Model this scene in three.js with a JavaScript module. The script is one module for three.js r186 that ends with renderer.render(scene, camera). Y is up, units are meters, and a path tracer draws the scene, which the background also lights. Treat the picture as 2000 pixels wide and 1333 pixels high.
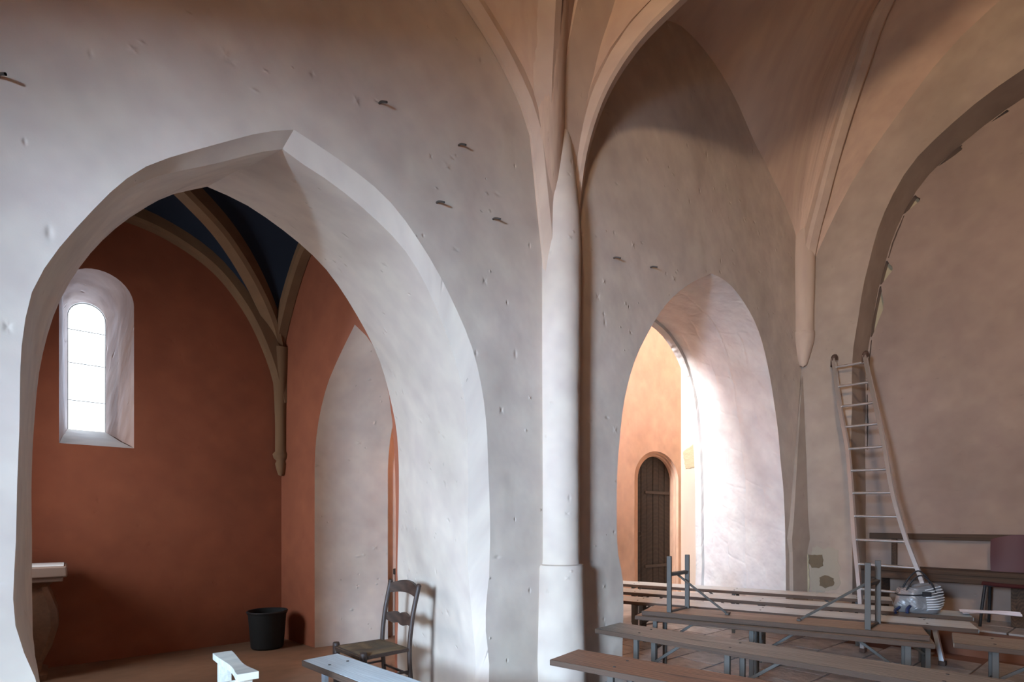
import * as THREE from 'three';
import { RoundedBoxGeometry } from 'three/addons/geometries/RoundedBoxGeometry.js';
import { mergeGeometries, toCreasedNormals } from 'three/addons/utils/BufferGeometryUtils.js';
import { RectAreaLightUniformsLib } from 'three/addons/lights/RectAreaLightUniformsLib.js';

// ---------------------------------------------------------------- camera, sky, light, exposure
// x runs along the arcade wall (its nave face is z = 0), y is up, the nave lies at z > 0, the side chapels at z < 0
const scene = new THREE.Scene();
const renderer = new THREE.WebGLRenderer({ antialias: true });
renderer.toneMapping = THREE.LinearToneMapping;
renderer.toneMappingExposure = 0.8;
renderer.shadowMap.enabled = true;
RectAreaLightUniformsLib.init();

const V = (x, y, z) => new THREE.Vector3(x, y, z);
const camera = new THREE.PerspectiveCamera(2 * Math.atan(1020 / 1050) * 180 / Math.PI, 2000 / 2040, 0.05, 60);
camera.setViewOffset(2000, 2040, 0, 0, 2000, 1333);           // a level camera with a rising front
camera.position.set(0, 1.25, 2.78);
const HEADING = 39.5 * Math.PI / 180;
camera.lookAt(Math.sin(HEADING), 1.25, 2.78 - Math.cos(HEADING));
camera.updateProjectionMatrix();

scene.background = new THREE.Color().setRGB(2.2, 2.35, 2.5);      // bright overcast sky outside the windows

function skyLight(name, at, towards, w, h, intensity, rgb) {      // daylight standing just outside an opening
  const l = new THREE.RectAreaLight(new THREE.Color().setRGB(...rgb), intensity, w, h);
  l.name = name; l.position.set(...at); l.lookAt(...towards); scene.add(l);
  return l;
}
const DAY = [0.63, 0.92, 1.32], SUNNY = [1.0, 0.75, 0.52];
skyLight('west_door_daylight', [-3.7, 2.7, 3.5], [0, 2.7, 3.5], 1.8, 2.4, 405, DAY);   // open sky over the square, seen through the west door
skyLight('forecourt_daylight', [-3.7, 0.75, 3.0], [0, 0.75, 3.0], 1.6, 1.5, 26, SUNNY);                   // sunlit ground outside the same door
skyLight('oculus_daylight', [-3.2, 5.75, 4.75], [0, 5.1, 3.2], 1.3, 1.3, 500, SUNNY);
skyLight('chapel_window_daylight', [0.14, 2.72, -4.2], [0.14, 2.5, 0], 0.5, 1.5, 12, DAY);
skyLight('side_chapel_window_daylight', [1.9, 5.65, -1.85], [5, 4.4, -1.85], 1.5, 1.3, 520, [0.93, 0.97, 1.03]);
skyLight('added_chapel_fill', [-1.75, 1.9, -2.3], [0, 1.75, -2.3], 0.9, 1.5, 29, [0.9, 0.96, 1.06]);  // fill light added to brighten the red chapel through an unseen, made-up opening

// ---------------------------------------------------------------- helpers
let seed = 7;
const rnd = () => { seed = (seed * 1664525 + 1013904223) % 4294967296; return seed / 4294967296; };
const clamp = (v, a, b) => Math.min(b, Math.max(a, v));
const lerp = (a, b, t) => a + (b - a) * t;
const smooth = (t) => { t = clamp(t, 0, 1); return t * t * (3 - 2 * t); };
const hash = (x, y, s) => { let h = Math.imul(x, 374761393) ^ Math.imul(y, 668265263) ^ Math.imul(s, 1274126177); h = Math.imul(h ^ (h >>> 13), 1274126177); return ((h ^ (h >>> 16)) >>> 0) / 4294967296; };
function vnoise(x, y, per, s) {                                     // value noise that repeats every `per` cells
  const xi = Math.floor(x), yi = Math.floor(y), fx = smooth(x - xi), fy = smooth(y - yi);
  const m = (a) => ((a % per) + per) % per;
  return lerp(lerp(hash(m(xi), m(yi), s), hash(m(xi + 1), m(yi), s), fx), lerp(hash(m(xi), m(yi + 1), s), hash(m(xi + 1), m(yi + 1), s), fx), fy);
}
function fbm(u, v, cells, oct, s) { let a = 0, w = 0.5, n = 0; for (let i = 0; i < oct; i++) { a += w * vnoise(u * cells, v * cells, cells, s + i); n += w; w *= 0.5; cells *= 2; } return a / n; }
function dataTex(size, fn, color) {
  const d = new Uint8Array(size * size * 4);
  for (let y = 0; y < size; y++) for (let x = 0; x < size; x++) {
    const c = fn(x / size, y / size, x, y), o = (y * size + x) * 4;
    if (Array.isArray(c)) { d[o] = clamp(c[0], 0, 1) * 255; d[o + 1] = clamp(c[1], 0, 1) * 255; d[o + 2] = clamp(c[2], 0, 1) * 255; } else d[o] = d[o + 1] = d[o + 2] = clamp(c, 0, 1) * 255;
    d[o + 3] = 255;
  }
  const t = new THREE.DataTexture(d, size, size);
  t.wrapS = t.wrapT = THREE.RepeatWrapping; t.magFilter = THREE.LinearFilter; t.minFilter = THREE.LinearMipmapLinearFilter;
  if (color) t.colorSpace = THREE.SRGBColorSpace;
  t.needsUpdate = true;
  return t;
}
function rep(t, r, q = r) { const c = t.clone(); c.repeat.set(r, q); c.needsUpdate = true; return c; }

// hand-laid lime plaster: broad waves, trowel drags, pits and small chips
const pits = []; for (let i = 0; i < 70; i++) pits.push([rnd(), rnd(), 0.003 + rnd() * 0.007, rnd() < 0.6 ? -1 : 1, rnd() * 3.14]);
const plasterBump = dataTex(768, (u, v) => {
  let h = 0.6 * fbm(u, v, 4, 3, 11) + 0.2 * fbm(u + 0.1 * fbm(u, v, 5, 2, 5), v, 11, 2, 23) + 0.05 * fbm(u, v, 40, 2, 41);
  for (const [px, py, r, s, a] of pits) {
    let dx = Math.abs(u - px), dy = Math.abs(v - py); dx = Math.min(dx, 1 - dx); dy = Math.min(dy, 1 - dy);
    if (dx > 0.03 || dy > 0.03) continue;
    const du = dx * Math.cos(a) + dy * Math.sin(a), dv = (-dx * Math.sin(a) + dy * Math.cos(a)) * 2;
    h += s * 0.16 * Math.exp(-(du * du + dv * dv) / (r * r));
  }
  return h;
});
// rubble under thick limewash: a few faint beds and hollows
const rubbleBump = dataTex(512, (u, v) => {
  const rows = 7, w = 0.05 * (fbm(u, v, 5, 3, 3) - 0.5), vv = v + w, fv = (vv * rows) % 1, e = Math.min(fv, 1 - fv), here = smooth((fbm(u, v, 6, 2, 47) - 0.42) * 5);
  const row = Math.floor(vv * rows), fu = ((u + w + hash(row, 3, 9)) * 4) % 1, e2 = Math.min(fu, 1 - fu) * 1.7;
  return 0.3 - 0.1 * here * Math.exp(-e * e * 220) - 0.08 * here * Math.exp(-e2 * e2 * 220) + 0.5 * (fbm(u, v, 7, 4, 31) - 0.3) + 0.1 * (fbm(u, v, 40, 2, 61) - 0.5);
});
const mottle = dataTex(512, (u, v) => { const a = fbm(u, v, 4, 5, 101), b = fbm(u, v, 24, 3, 55); const k = 0.86 + 0.2 * (a - 0.5) + 0.1 * (b - 0.5); return [k, k * (0.99 + 0.02 * b), k * (0.985 + 0.03 * a)]; }, true);
const grain = dataTex(512, (u, v) => {                             // wood: grain runs along u
  const w = fbm(u, v, 4, 3, 9), ring = Math.sin((v * 26 + 5 * w + 1.3 * Math.sin(u * 6.283)) * 3.1), fib = vnoise(u * 8, v * 160, 160, 77), st = fbm(u, v, 5, 4, 15);
  let k = 0.74 + 0.09 * ring + 0.12 * (fib - 0.5) + 0.24 * (st - 0.5);
  const kx = Math.min(Math.abs(u - 0.31), 1), ky = v - 0.4; k -= 0.25 * Math.exp(-(kx * kx * 900 + ky * ky * 350));
  return [k, k * 0.985, k * 0.96];
}, true);
const paleGrain = dataTex(512, (u, v) => { const w = fbm(u, v, 4, 3, 9), ring = Math.sin((v * 20 + 4 * w) * 3.1), fib = vnoise(u * 8, v * 160, 160, 78), st = fbm(u, v, 5, 4, 16); const k = 0.93 + 0.025 * ring + 0.05 * (fib - 0.5) + 0.16 * (st - 0.5); return [k, k, k * 0.99]; }, true);
const stoneMap = dataTex(256, (u, v) => { const k = 0.8 + 0.28 * (fbm(u, v, 4, 5, 201) - 0.5) + 0.1 * (fbm(u, v, 40, 2, 7) - 0.5); return [k, k * 0.985, k * 0.965]; }, true);
const stoneBump = dataTex(256, (u, v) => fbm(u, v, 6, 5, 301));
const straw = dataTex(128, (u, v) => { const d = Math.abs(u - 0.5) > Math.abs(v - 0.5) ? v : u; const k = 0.55 + 0.35 * vnoise(d * 40, (u + v) * 3, 120, 4) + 0.1 * rnd(); return [k, k * 0.9, k * 0.75]; }, true);

const lin = (r, g, b) => new THREE.Color().setRGB(r, g, b);
const std = (o) => new THREE.MeshStandardMaterial({ roughness: 0.9, metalness: 0, side: THREE.DoubleSide, ...o });
const plaster = (name, c, bump, tex = plasterBump, r = 0.42) => std({ name, color: lin(...c), map: rep(mottle, 0.3), bumpMap: rep(tex, r), bumpScale: bump, roughness: 0.93 });
const M = {
  nave: plaster('white_limewash', [0.79, 0.645, 0.52], 0.034),
  vault: plaster('peach_limewash', [0.78, 0.54, 0.395], 0.012),
  rib: plaster('pale_limewash', [0.75, 0.55, 0.415], 0.012),
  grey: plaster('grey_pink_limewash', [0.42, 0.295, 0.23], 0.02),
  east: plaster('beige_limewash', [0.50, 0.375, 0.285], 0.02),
  rubble: plaster('limewash_over_rubble', [0.86, 0.80, 0.75], 0.05, rubbleBump, 0.55),
  red: plaster('red_ochre_paint', [0.42, 0.13, 0.062], 0.012),
  blue: plaster('dark_blue_paint', [0.013, 0.025, 0.048], 0.01),
  ochre: plaster('brown_ochre_paint', [0.30, 0.17, 0.085], 0.012),
  reveal: plaster('pink_limewash', [0.62, 0.42, 0.34], 0.05),
  orange: plaster('orange_limewash', [0.90, 0.60, 0.43], 0.012),
  ochreWall: plaster('terracotta_limewash', [0.30, 0.115, 0.05], 0.02),
  bed: std({ name: 'terracotta_bed', color: lin(0.17, 0.075, 0.045) }),
  render: std({ name: 'bare_lime_render', color: lin(0.40, 0.33, 0.21), bumpMap: rep(stoneBump, 3), bumpScale: 0.02 }),
  buff: std({ name: 'thin_buff_render', color: lin(0.34, 0.275, 0.20), bumpMap: rep(stoneBump, 3), bumpScale: 0.01 }),
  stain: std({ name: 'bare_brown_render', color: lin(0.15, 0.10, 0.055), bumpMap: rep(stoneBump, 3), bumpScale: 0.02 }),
  crack: std({ name: 'crack_shade_brown', color: lin(0.14, 0.095, 0.055) }),  // shade inside a crack, put into the colour of a thin tube
  outdoor: std({ name: 'gravel_outside', color: lin(0.4, 0.34, 0.27) }),
};
const tileMats = [[0.60, 0.57, 0.55], [0.67, 0.64, 0.62], [0.55, 0.50, 0.47], [0.64, 0.61, 0.60]].map((c, i) => std({ name: 'worn_stone_tile', color: lin(...c), map: rep(stoneMap, 1.3 + 0.2 * i), bumpMap: rep(stoneBump, 2), bumpScale: 0.004, roughness: 0.42 }));
const wood = (name, c, r = 0.7) => std({ name, color: lin(...c), map: grain, bumpMap: grain, bumpScale: 0.0015, roughness: r });
const W = {
  brown: wood('brown_board', [0.47, 0.215, 0.115], 0.62), grey: wood('weathered_grey_board', [0.52, 0.44, 0.36], 0.6), pale: std({ name: 'pale_dusty_board', color: lin(0.70, 0.76, 0.77), map: paleGrain, bumpMap: grain, bumpScale: 0.001, roughness: 0.4 }), tan: wood('tan_board', [0.58, 0.41, 0.29], 0.55),
  edge: wood('dark_board_edge', [0.17, 0.10, 0.065]), dark: wood('dark_varnished_oak', [0.085, 0.045, 0.03], 0.5), oak: wood('old_oak', [0.12, 0.068, 0.04], 0.85), door: wood('dark_door_oak', [0.045, 0.03, 0.02], 0.7),
  white: std({ name: 'white_painted_wood', color: lin(0.74, 0.70, 0.60), map: paleGrain, roughness: 0.45 }),
};
const steel = std({ name: 'grey_blue_painted_steel', color: lin(0.085, 0.075, 0.063), roughness: 0.68, metalness: 0 });
const alu = std({ name: 'aluminium', color: lin(0.86, 0.87, 0.88), roughness: 0.3, metalness: 1 });
const iron = std({ name: 'rusty_iron', color: lin(0.06, 0.045, 0.035), roughness: 0.7 });
const black = std({ name: 'black_webbing', color: lin(0.012, 0.012, 0.014), roughness: 0.6 });

const taken = {};
function numbered(n) { taken[n] = (taken[n] ?? -1) + 1; return taken[n] ? n + '_' + String(taken[n]).padStart(3, '0') : n; }
function shade(o) { o.castShadow = o.receiveShadow = true; return o; }
function part(name, geo, mat, parent) { const m = shade(new THREE.Mesh(Array.isArray(geo) ? mergeGeometries(geo.map((g) => plain(g))) : geo, mat)); m.name = name; parent.add(m); return m; }
function plain(g) { const q = g.index ? g.toNonIndexed() : g.clone(); for (const k of Object.keys(q.attributes)) if (!['position', 'normal', 'uv'].includes(k)) q.deleteAttribute(k); return q; }
function struct(name) { const g = new THREE.Group(); g.name = name; g.userData.kind = 'structure'; scene.add(g); return g; }
function thing(name, label, category, at = [0, 0, 0], turn = 0, group) {
  const g = new THREE.Group(); g.name = numbered(name); g.position.set(...at); g.rotation.y = turn;
  g.userData = { label, category }; if (group) g.userData.group = group; scene.add(g); return g;
}
function copyOf(src, label, at, turn = 0) { const c = src.clone(); c.name = numbered(src.name.replace(/_\d{3}$/, '')); c.userData = { ...src.userData, label }; c.position.set(...at); c.rotation.y = turn; scene.add(c); return c; }

// a surface through rows of points, uv in metres
function skin(rows, crease = 0.7, flip = false) {
  const n = rows[0].length, pos = [], uv = [], idx = [];
  let vAcc = 0;
  rows.forEach((r, j) => {
    if (j) { let s = 0; for (let i = 0; i < n; i++) s += r[i].distanceTo(rows[j - 1][i]); vAcc += s / n; }
    let u = 0;
    r.forEach((p, i) => { if (i) u += p.distanceTo(r[i - 1]); pos.push(p.x, p.y, p.z); uv.push(u, vAcc); });
  });
  for (let j = 0; j < rows.length - 1; j++) for (let i = 0; i < n - 1; i++) {
    const a = j * n + i, b = a + 1, c = a + n, d = c + 1;
    flip ? idx.push(a, c, b, b, c, d) : idx.push(a, b, c, b, d, c);
  }
  const g = new THREE.BufferGeometry();
  g.setAttribute('position', new THREE.Float32BufferAttribute(pos, 3)); g.setAttribute('uv', new THREE.Float32BufferAttribute(uv, 2)); g.setIndex(idx);
  g.computeVertexNormals();
  return crease ? toCreasedNormals(g, crease) : g;
}
// resample a polyline (list of [a, b]) through a smooth curve
function line2(pts, n) {
  const c = new THREE.CatmullRomCurve3(pts.map((p) => V(p[0], p[1], 0)), false, 'centripetal');
  return c.getSpacedPoints(n).map((p) => [p.x, p.y]);
}
function interp(pts) { return (x) => { if (x <= pts[0][0]) return pts[0][1]; for (let i = 1; i < pts.length; i++) if (x <= pts[i][0]) { const [a, b] = [pts[i - 1], pts[i]]; return lerp(a[1], b[1], (x - a[0]) / (b[0] - a[0])); } return pts[pts.length - 1][1]; }; }
function curve1(pts, n = 160) { return interp(line2(pts, n)); }
function box(w, h, d, x = 0, y = 0, z = 0, r = 0.006) { const g = r > 0 ? new RoundedBoxGeometry(w, h, d, 1, Math.min(r, w / 2.2, h / 2.2, d / 2.2)) : new THREE.BoxGeometry(w, h, d); g.translate(x, y, z); return g; }
function bar(a, b, w, h = w, r = 0.003) {                           // a square bar from a to b
  const d = b.clone().sub(a), L = d.length(), g = new RoundedBoxGeometry(w, L, h, 1, Math.min(r, w / 2.3, h / 2.3));
  g.applyQuaternion(new THREE.Quaternion().setFromUnitVectors(V(0, 1, 0), d.normalize())); g.translate((a.x + b.x) / 2, (a.y + b.y) / 2, (a.z + b.z) / 2); return g;
}
function tube(pts, r, seg = 24, rad = 8, closed = false) { return new THREE.TubeGeometry(new THREE.CatmullRomCurve3(pts, closed, 'centripetal'), seg, r, rad, closed); }
function jag(pts, k = 0.012) { const o = []; pts.forEach((p, i) => { const q = pts[(i + 1) % pts.length], n = Math.max(2, Math.round(Math.hypot(q[0] - p[0], q[1] - p[1]) / 0.028)); for (let j = 0; j < n; j++) o.push([lerp(p[0], q[0], j / n) + k * (rnd() - 0.5), lerp(p[1], q[1], j / n) + k * (rnd() - 0.5)]); }); return o; }
function flat(outline, thick) { const s = new THREE.Shape(outline.map((p) => new THREE.Vector2(p[0], p[1]))); return new THREE.ExtrudeGeometry(s, { depth: thick, bevelEnabled: false, curveSegments: 6 }); }

// ---------------------------------------------------------------- the arcade wall with its two pointed arches
const THICK = 1.15, XW = -2.2, XE = 6.81, XN = 7.25, ZS = 6.0;
const N = 34;
const wob = (p, k, s, i) => [p[0] + k * (vnoise(p[1] * 3.1 + s, i * 0.13, 64, s) - 0.5), p[1] + k * (vnoise(p[0] * 3.7 + s, 3.3, 64, s + 1) - 0.5)];
function outline(left, right, k, s) { return [...line2(left, N), ...line2(right, N).slice(1)].map((p, i) => (p[1] < 0.02 ? [p[0], 0] : wob(p, k * (p[1] < 0.85 ? 2.2 : 1), s, i))); }
const a1 = outline([[-0.10, 0], [-0.09, 0.55], [-0.13, 0.68], [-0.157, 0.82], [-0.157, 1.3], [-0.148, 1.78], [-0.135, 1.98], [-0.105, 2.15], [-0.046, 2.3], [0.025, 2.445], [0.107, 2.59], [0.193, 2.71], [0.283, 2.81], [0.52, 3.0], [0.695, 3.12], [0.87, 3.215]],
  [[0.87, 3.215], [1.1, 3.17], [1.394, 3.055], [1.625, 2.854], [1.841, 2.577], [1.997, 2.29], [2.078, 1.877], [2.107, 1.48], [2.107, 0.9], [2.08, 0.6], [2.1, 0]], 0.022, 3);
const a1c = outline([[-0.10, 0], [-0.09, 0.55], [-0.13, 0.68], [-0.157, 0.82], [-0.157, 1.3], [-0.148, 1.78], [-0.135, 1.98], [-0.105, 2.15], [-0.046, 2.3], [0.025, 2.445], [0.107, 2.58], [0.193, 2.69], [0.283, 2.78], [0.52, 2.945], [0.695, 3.06], [0.835, 3.14]],
  [[0.835, 3.125], [1.066, 3.081], [1.314, 2.98], [1.556, 2.825], [1.805, 2.46], [1.94, 2.1], [1.99, 1.65], [1.985, 0.99], [2.02, 0.7], [2.03, 0]], 0.02, 3);
const a1b = outline([[-0.156, 0], [-0.156, 1.03], [-0.15, 1.73], [-0.118, 2.15], [-0.054, 2.45], [0.035, 2.68], [0.151, 2.89], [0.297, 3.09], [0.48, 3.28], [0.69, 3.416]],
  [[0.69, 3.416], [0.918, 3.386], [1.115, 3.317], [1.29, 3.232], [1.475, 3.103], [1.713, 2.82], [1.882, 2.54], [1.97, 2.27], [2.038, 1.95], [2.047, 0.8], [2.047, 0]], 0.008, 9);
const a2 = outline([[3.44, 0], [3.442, 0.8], [3.40, 0.93], [3.378, 1.03], [3.378, 1.54], [3.423, 2.03], [3.573, 2.51], [3.815, 2.9], [4.114, 3.22], [4.438, 3.46], [4.78, 3.65]],
  [[4.78, 3.65], [5.04, 3.66], [5.281, 3.6], [5.717, 3.34], [6.012, 2.84], [6.199, 2.24], [6.34, 1.5], [6.37, 1.1], [6.38, 0]], 0.02, 21);
const a2b = outline([[3.40, 0], [3.40, 1.5], [3.45, 2.1], [3.6, 2.6], [3.9, 3.08], [4.4, 3.5], [5.0, 3.80]],
  [[5.0, 3.80], [5.3, 3.78], [5.527, 3.713], [5.815, 3.622], [6.155, 3.367], [6.394, 2.94], [6.518, 2.41], [6.575, 1.5], [6.58, 0]], 0.014, 33);
const inset = (o, k) => { const c = [(o[0][0] + o[o.length - 1][0]) / 2]; return o.map((p) => [p[0] + (p[0] < c[0] ? k : -k) * (p[1] > 3 ? 0.5 : 1), p[1] - (p[1] > 2.4 ? k * 0.6 : 0)]); };
const at3 = (o, z) => o.map((p) => V(p[0], p[1], z));
const mid = (a, b, t) => a.map((p, i) => [lerp(p[0], b[i][0], t), lerp(p[1], b[i][1], t)]);
const rough = (o, k, s) => o.map((p, i) => [p[0] + k * (vnoise(i * 0.37, s * 1.7, 64, s) - 0.5), p[1] + (p[1] < 0.02 ? 0 : k * (vnoise(i * 0.41, s * 2.3, 64, s + 4) - 0.5))]);

const north = struct('wall_north');
function pierced(x0, x1, y1, holes) {
  const s = new THREE.Shape([[x0, 0], ...[]].map((p) => new THREE.Vector2(...p)));
  const ring = [[x0, 0]];
  holes.forEach((h) => ring.push(...h));                             // openings reach the floor, so they are bites out of the outline
  ring.push([x1, 0], [x1, y1], [x0, y1]);
  return new THREE.ShapeGeometry(new THREE.Shape(ring.map((p) => new THREE.Vector2(p[0], p[1]))));
}
part('wall_face', pierced(XW, XE + 0.02, 6.2, [a1, a2]), M.nave, north);
{ const g = pierced(XW, 8.6, 6.2, [a1b, a2b]); g.translate(0, 0, -THICK); part('chapel_face', g, M.orange, north); }
const soff1 = [at3(a1, 0), at3(a1c, -0.07)];
for (let i = 1; i <= 5; i++) soff1.push(at3(rough(mid(a1c, a1b, i / 5), i < 5 ? 0.014 : 0, i), lerp(-0.07, -THICK, i / 5)));
part('arch_soffit', skin(soff1, 0.35, true), M.nave, north);
const soff2 = [];
for (let i = 0; i <= 7; i++) soff2.push(at3(rough(mid(a2, a2b, i / 7), i > 0 && i < 7 ? 0.03 : 0, i + 40), lerp(0, -THICK, i / 7)));
soff2.push(at3(inset(a2b, 0.04), -THICK - 0.015), at3(inset(a2b, 0.045), -THICK - 0.1));
part('arch_soffit', skin(soff2, 0.35, true), M.rubble, north);
part('wall_top', box(XE - XW + 2, 0.1, THICK, (XE + XW) / 2 + 1, 6.2, -THICK / 2), M.nave, north);

// ---------------------------------------------------------------- half-round respond between the arches
{
  const g = struct('trim_1'); const rows = [];
  const prof = [[0.195, -0.01], [0.195, 0.3], [0.19, 0.6], [0.187, 0.86], [0.186, 0.925], [0.18, 0.945], [0.159, 0.952], [0.155, 1.0], [0.153, 1.6], [0.155, 2.2], [0.157, 2.8], [0.158, 3.2], [0.15, 3.45], [0.13, 3.7], [0.1, 3.95], [0.06, 4.15], [0.02, 4.3]];
  for (const [r, y] of prof) {
    const row = [];
    for (let i = 0; i <= 20; i++) { const a = Math.PI * i / 20, w = r + (y < 0.9 ? 0.018 : 0.007) * (vnoise(i * 0.35, y * 4, 64, 6) - 0.5); row.push(V(2.725 - w * Math.cos(a), y, w * Math.sin(a) * 1.03)); }
    rows.push(row);
  }
  part('respond_shaft', skin(rows, 0.5, false), M.nave, g);
}

// ---------------------------------------------------------------- vaulting
const ceiling = struct('ceiling');
function web(c0, c1, mid2, edge, d0, d1, mat, parent, name = 'vault_web') {   // one cell: c0 and c1 are corners, edge(t) the wall or cross arch, d0/d1(t) the diagonals up to the crown
  const rows = [], n = 36, m = 14;
  for (let j = 0; j <= m; j++) {
    const row = [];
    for (let i = 0; i <= n; i++) {
      const t = 0.5 - 0.5 * Math.cos(Math.PI * i / n);
      const ex = lerp(c0[0], c1[0], t), ez = lerp(c0[1], c1[1], t), eh = edge(t);
      const q = t < 0.5 ? 2 * t : 2 - 2 * t, c = t < 0.5 ? c0 : c1, dx = lerp(c[0], mid2[0], q), dz = lerp(c[1], mid2[1], q), dh = (t < 0.5 ? d0 : d1)(q);
      const v = j / m;
      row.push(V(lerp(ex, dx, v), lerp(eh, dh, v) + 0.16 * Math.sin(Math.PI * v) * q, lerp(ez, dz, v)));
    }
    rows.push(row);
  }
  return part(name, skin(rows, 0), mat, parent);
}
function rib(name, pts, width, depth, mat, parent, round = 0.3, taper = 0) {    // pts: underside of the rib; the rib body rises by depth
  const up = pts.map((p, i) => { const a = pts[Math.max(0, i - 1)], b = pts[Math.min(pts.length - 1, i + 1)], t = b.clone().sub(a).normalize(), s = t.clone().cross(V(0, 1, 0)).normalize(); return [s, s.clone().cross(t).normalize()]; });
  const w = width / 2, c = Math.min(width, depth) * round, prof = [[-w, depth], [-w, c], [-w + c, 0], [w - c, 0], [w, c], [w, depth]];
  return part(name, skin(prof.map(([x, y]) => pts.map((p, i) => p.clone().addScaledVector(up[i][0], x * (1 - taper * (1 - smooth((p.y - 3.3) / 1.1)))).addScaledVector(up[i][1], y))), 0.5), mat, parent);
}
const XP = 2.78, X0 = XW, CB2 = [(XP + XE) / 2, 3], CB1 = [(XP + X0) / 2, 3];
const L2 = Math.hypot(CB2[0] - XP, 3), L1 = Math.hypot(CB1[0] - XP, 3);
const dP = curve1([[0, 3.2], [0.04, 3.6], [0.1, 3.97], [0.24, 4.34], [0.45, 4.62], [0.76, 4.86], [1.3, 5.2], [2.2, 5.75], [3.6, 6.4]]);
const dE = curve1([[0, 3.6], [0.1, 4.2], [0.26, 4.65], [0.37, 4.86], [0.52, 5.17], [0.75, 5.56], [1.03, 5.96], [1.25, 6.22], [2.0, 6.42], [3.6, 6.4]]);
const tP = curve1([[-0.02, 3.2], [0.02, 3.57], [0.08, 4.085], [0.18, 4.5], [0.3, 4.84], [0.62, 5.4], [1.0, 5.8], [1.8, 6.2], [3, 6.45]]);
const tE = curve1([[0, 4.0], [0.1, 4.25], [0.34, 4.74], [0.62, 5.19], [0.96, 5.57], [1.39, 5.98], [1.8, 6.2], [3, 6.5]]);
const wA2 = curve1([[XP, 3.3], [2.9, 3.8], [3.05, 4.3], [3.3, 4.9], [3.7, 5.42], [4.19, 5.72], [4.52, 5.75], [4.885, 5.70], [5.28, 5.55], [5.6, 5.33], [5.95, 5.15], [6.33, 4.93], [6.6, 4.72], [6.74, 4.5], [XE, 4.1]]);
const h1 = [[0, 2.5], [0.17, 2.75], [0.21, 3.05], [0.26, 3.4], [0.35, 3.96], [0.58, 4.26], [0.9, 4.5], [1.4, 4.78], [2.0, 4.98], [2.49, 5.05]];
const wA1 = curve1([...h1.map(([a, h]) => [X0 + a, h]), ...h1.slice(0, -1).reverse().map(([a, h]) => [XP - a, h])]);
const RB = 0.13;                                                     // how far the cells stand above the rib undersides
const mirrorZ = (f) => (t) => f(3 - Math.abs(3 - 6 * t));            // a cross arch from wall to wall as a function of t
const C = (x, z) => [x, z];
// eastern bay
{
  const d0 = (q) => dP(q * L2) + RB, d1 = (q) => dE(q * L2) + RB, eA = (t) => wA2(lerp(XP, XE, t));
  web(C(XP, 0), C(XE, 0), CB2, eA, d0, d1, M.vault, ceiling);
  web(C(XP, ZS), C(XE, ZS), CB2, eA, d0, d1, M.vault, ceiling);
  web(C(XP, 0), C(XP, ZS), CB2, (t) => mirrorZ(tP)(t) + 0.26, d0, d0, M.vault, ceiling);
  web(C(XE, 0), C(XE, ZS), CB2, mirrorZ(tE), d1, d1, M.vault, ceiling);
  for (const [x, f] of [[XP, dP], [XE, dE]]) for (const s of [0, 1]) {
    const pts = []; for (let i = 0; i <= 60; i++) { const q = Math.pow(i / 60, 1.6), z = 3 * q; pts.push(V(lerp(x + (x < 4 ? 0.1 : 0), CB2[0], q), f(q * L2), (s ? ZS - z : z) + (s ? -0.02 : 0.02))); }
    rib('vault_rib', pts, x < 4 ? 0.1 : 0.15, x < 4 ? 0.14 : 0.2, M.rib, ceiling, 0.22, x < 4 ? 0.4 : 0);
  }
}
// western bay
for (const [xa, xb] of [[X0, XP]]) {
  const cb = [(xa + xb) / 2, 3], k = (q) => dP(q * L1 * 1.02) + RB, eA = (t) => wA1(lerp(XP, X0, t));
  web(C(xb, 0), C(xa, 0), cb, eA, k, k, M.vault, ceiling);
  web(C(xb, ZS), C(xa, ZS), cb, eA, k, k, M.vault, ceiling);
  for (const x of [xa, xb]) web(C(x, 0), C(x, ZS), cb, (t) => mirrorZ(tP)(t) + 0.26, k, k, M.vault, ceiling);
  for (const x of [xa, xb]) for (const s of [0, 1]) {
    const pts = []; for (let i = 0; i <= 60; i++) { const q = Math.pow(i / 60, 1.6), z = 3 * q, h = dP(q * L1) - 0.02; pts.push(V(lerp(x - Math.sign(x - cb[0]) * (0.12 + 0.13 * smooth((h - 3.3) / 0.9)), cb[0], q), h + 0.08 * smooth((h - 3.5) / 0.8), s ? ZS - z + 0.08 - 0.1 * smooth((h - 3.2) / 0.9) : z - 0.08 + 0.1 * smooth((h - 3.2) / 0.9))); }
    rib('vault_rib', pts, 0.22, 0.24, M.rib, ceiling, 0.2, 0.75);
  }
  const pts = []; for (let i = 0; i <= 60; i++) { const x = lerp(xa, xb, 0.02 + 0.96 * i / 60); pts.push(V(x, wA1(lerp(XP, X0, (x - xb) / (xa - xb))) - 0.02, 0.02)); }
  rib('wall_rib', pts, 0.12, 0.12, M.rib, ceiling, 0.4);
}
for (const x of [XP]) {
  const pts = []; for (let i = 0; i <= 120; i++) { const z = 3 - 3.02 * Math.cos(Math.PI * i / 120); pts.push(V(x, tP(3 - Math.abs(3 - z)) - 0.06, z)); }
  rib('transverse_arch', pts, 0.4, 0.3, M.rib, ceiling, 0.16, 0.5);
}
part('roof_slab', box(XN - XW + 1.2, 0.15, ZS + 0.8, (XN + XW) / 2, 6.95, ZS / 2), M.vault, ceiling);

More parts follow.
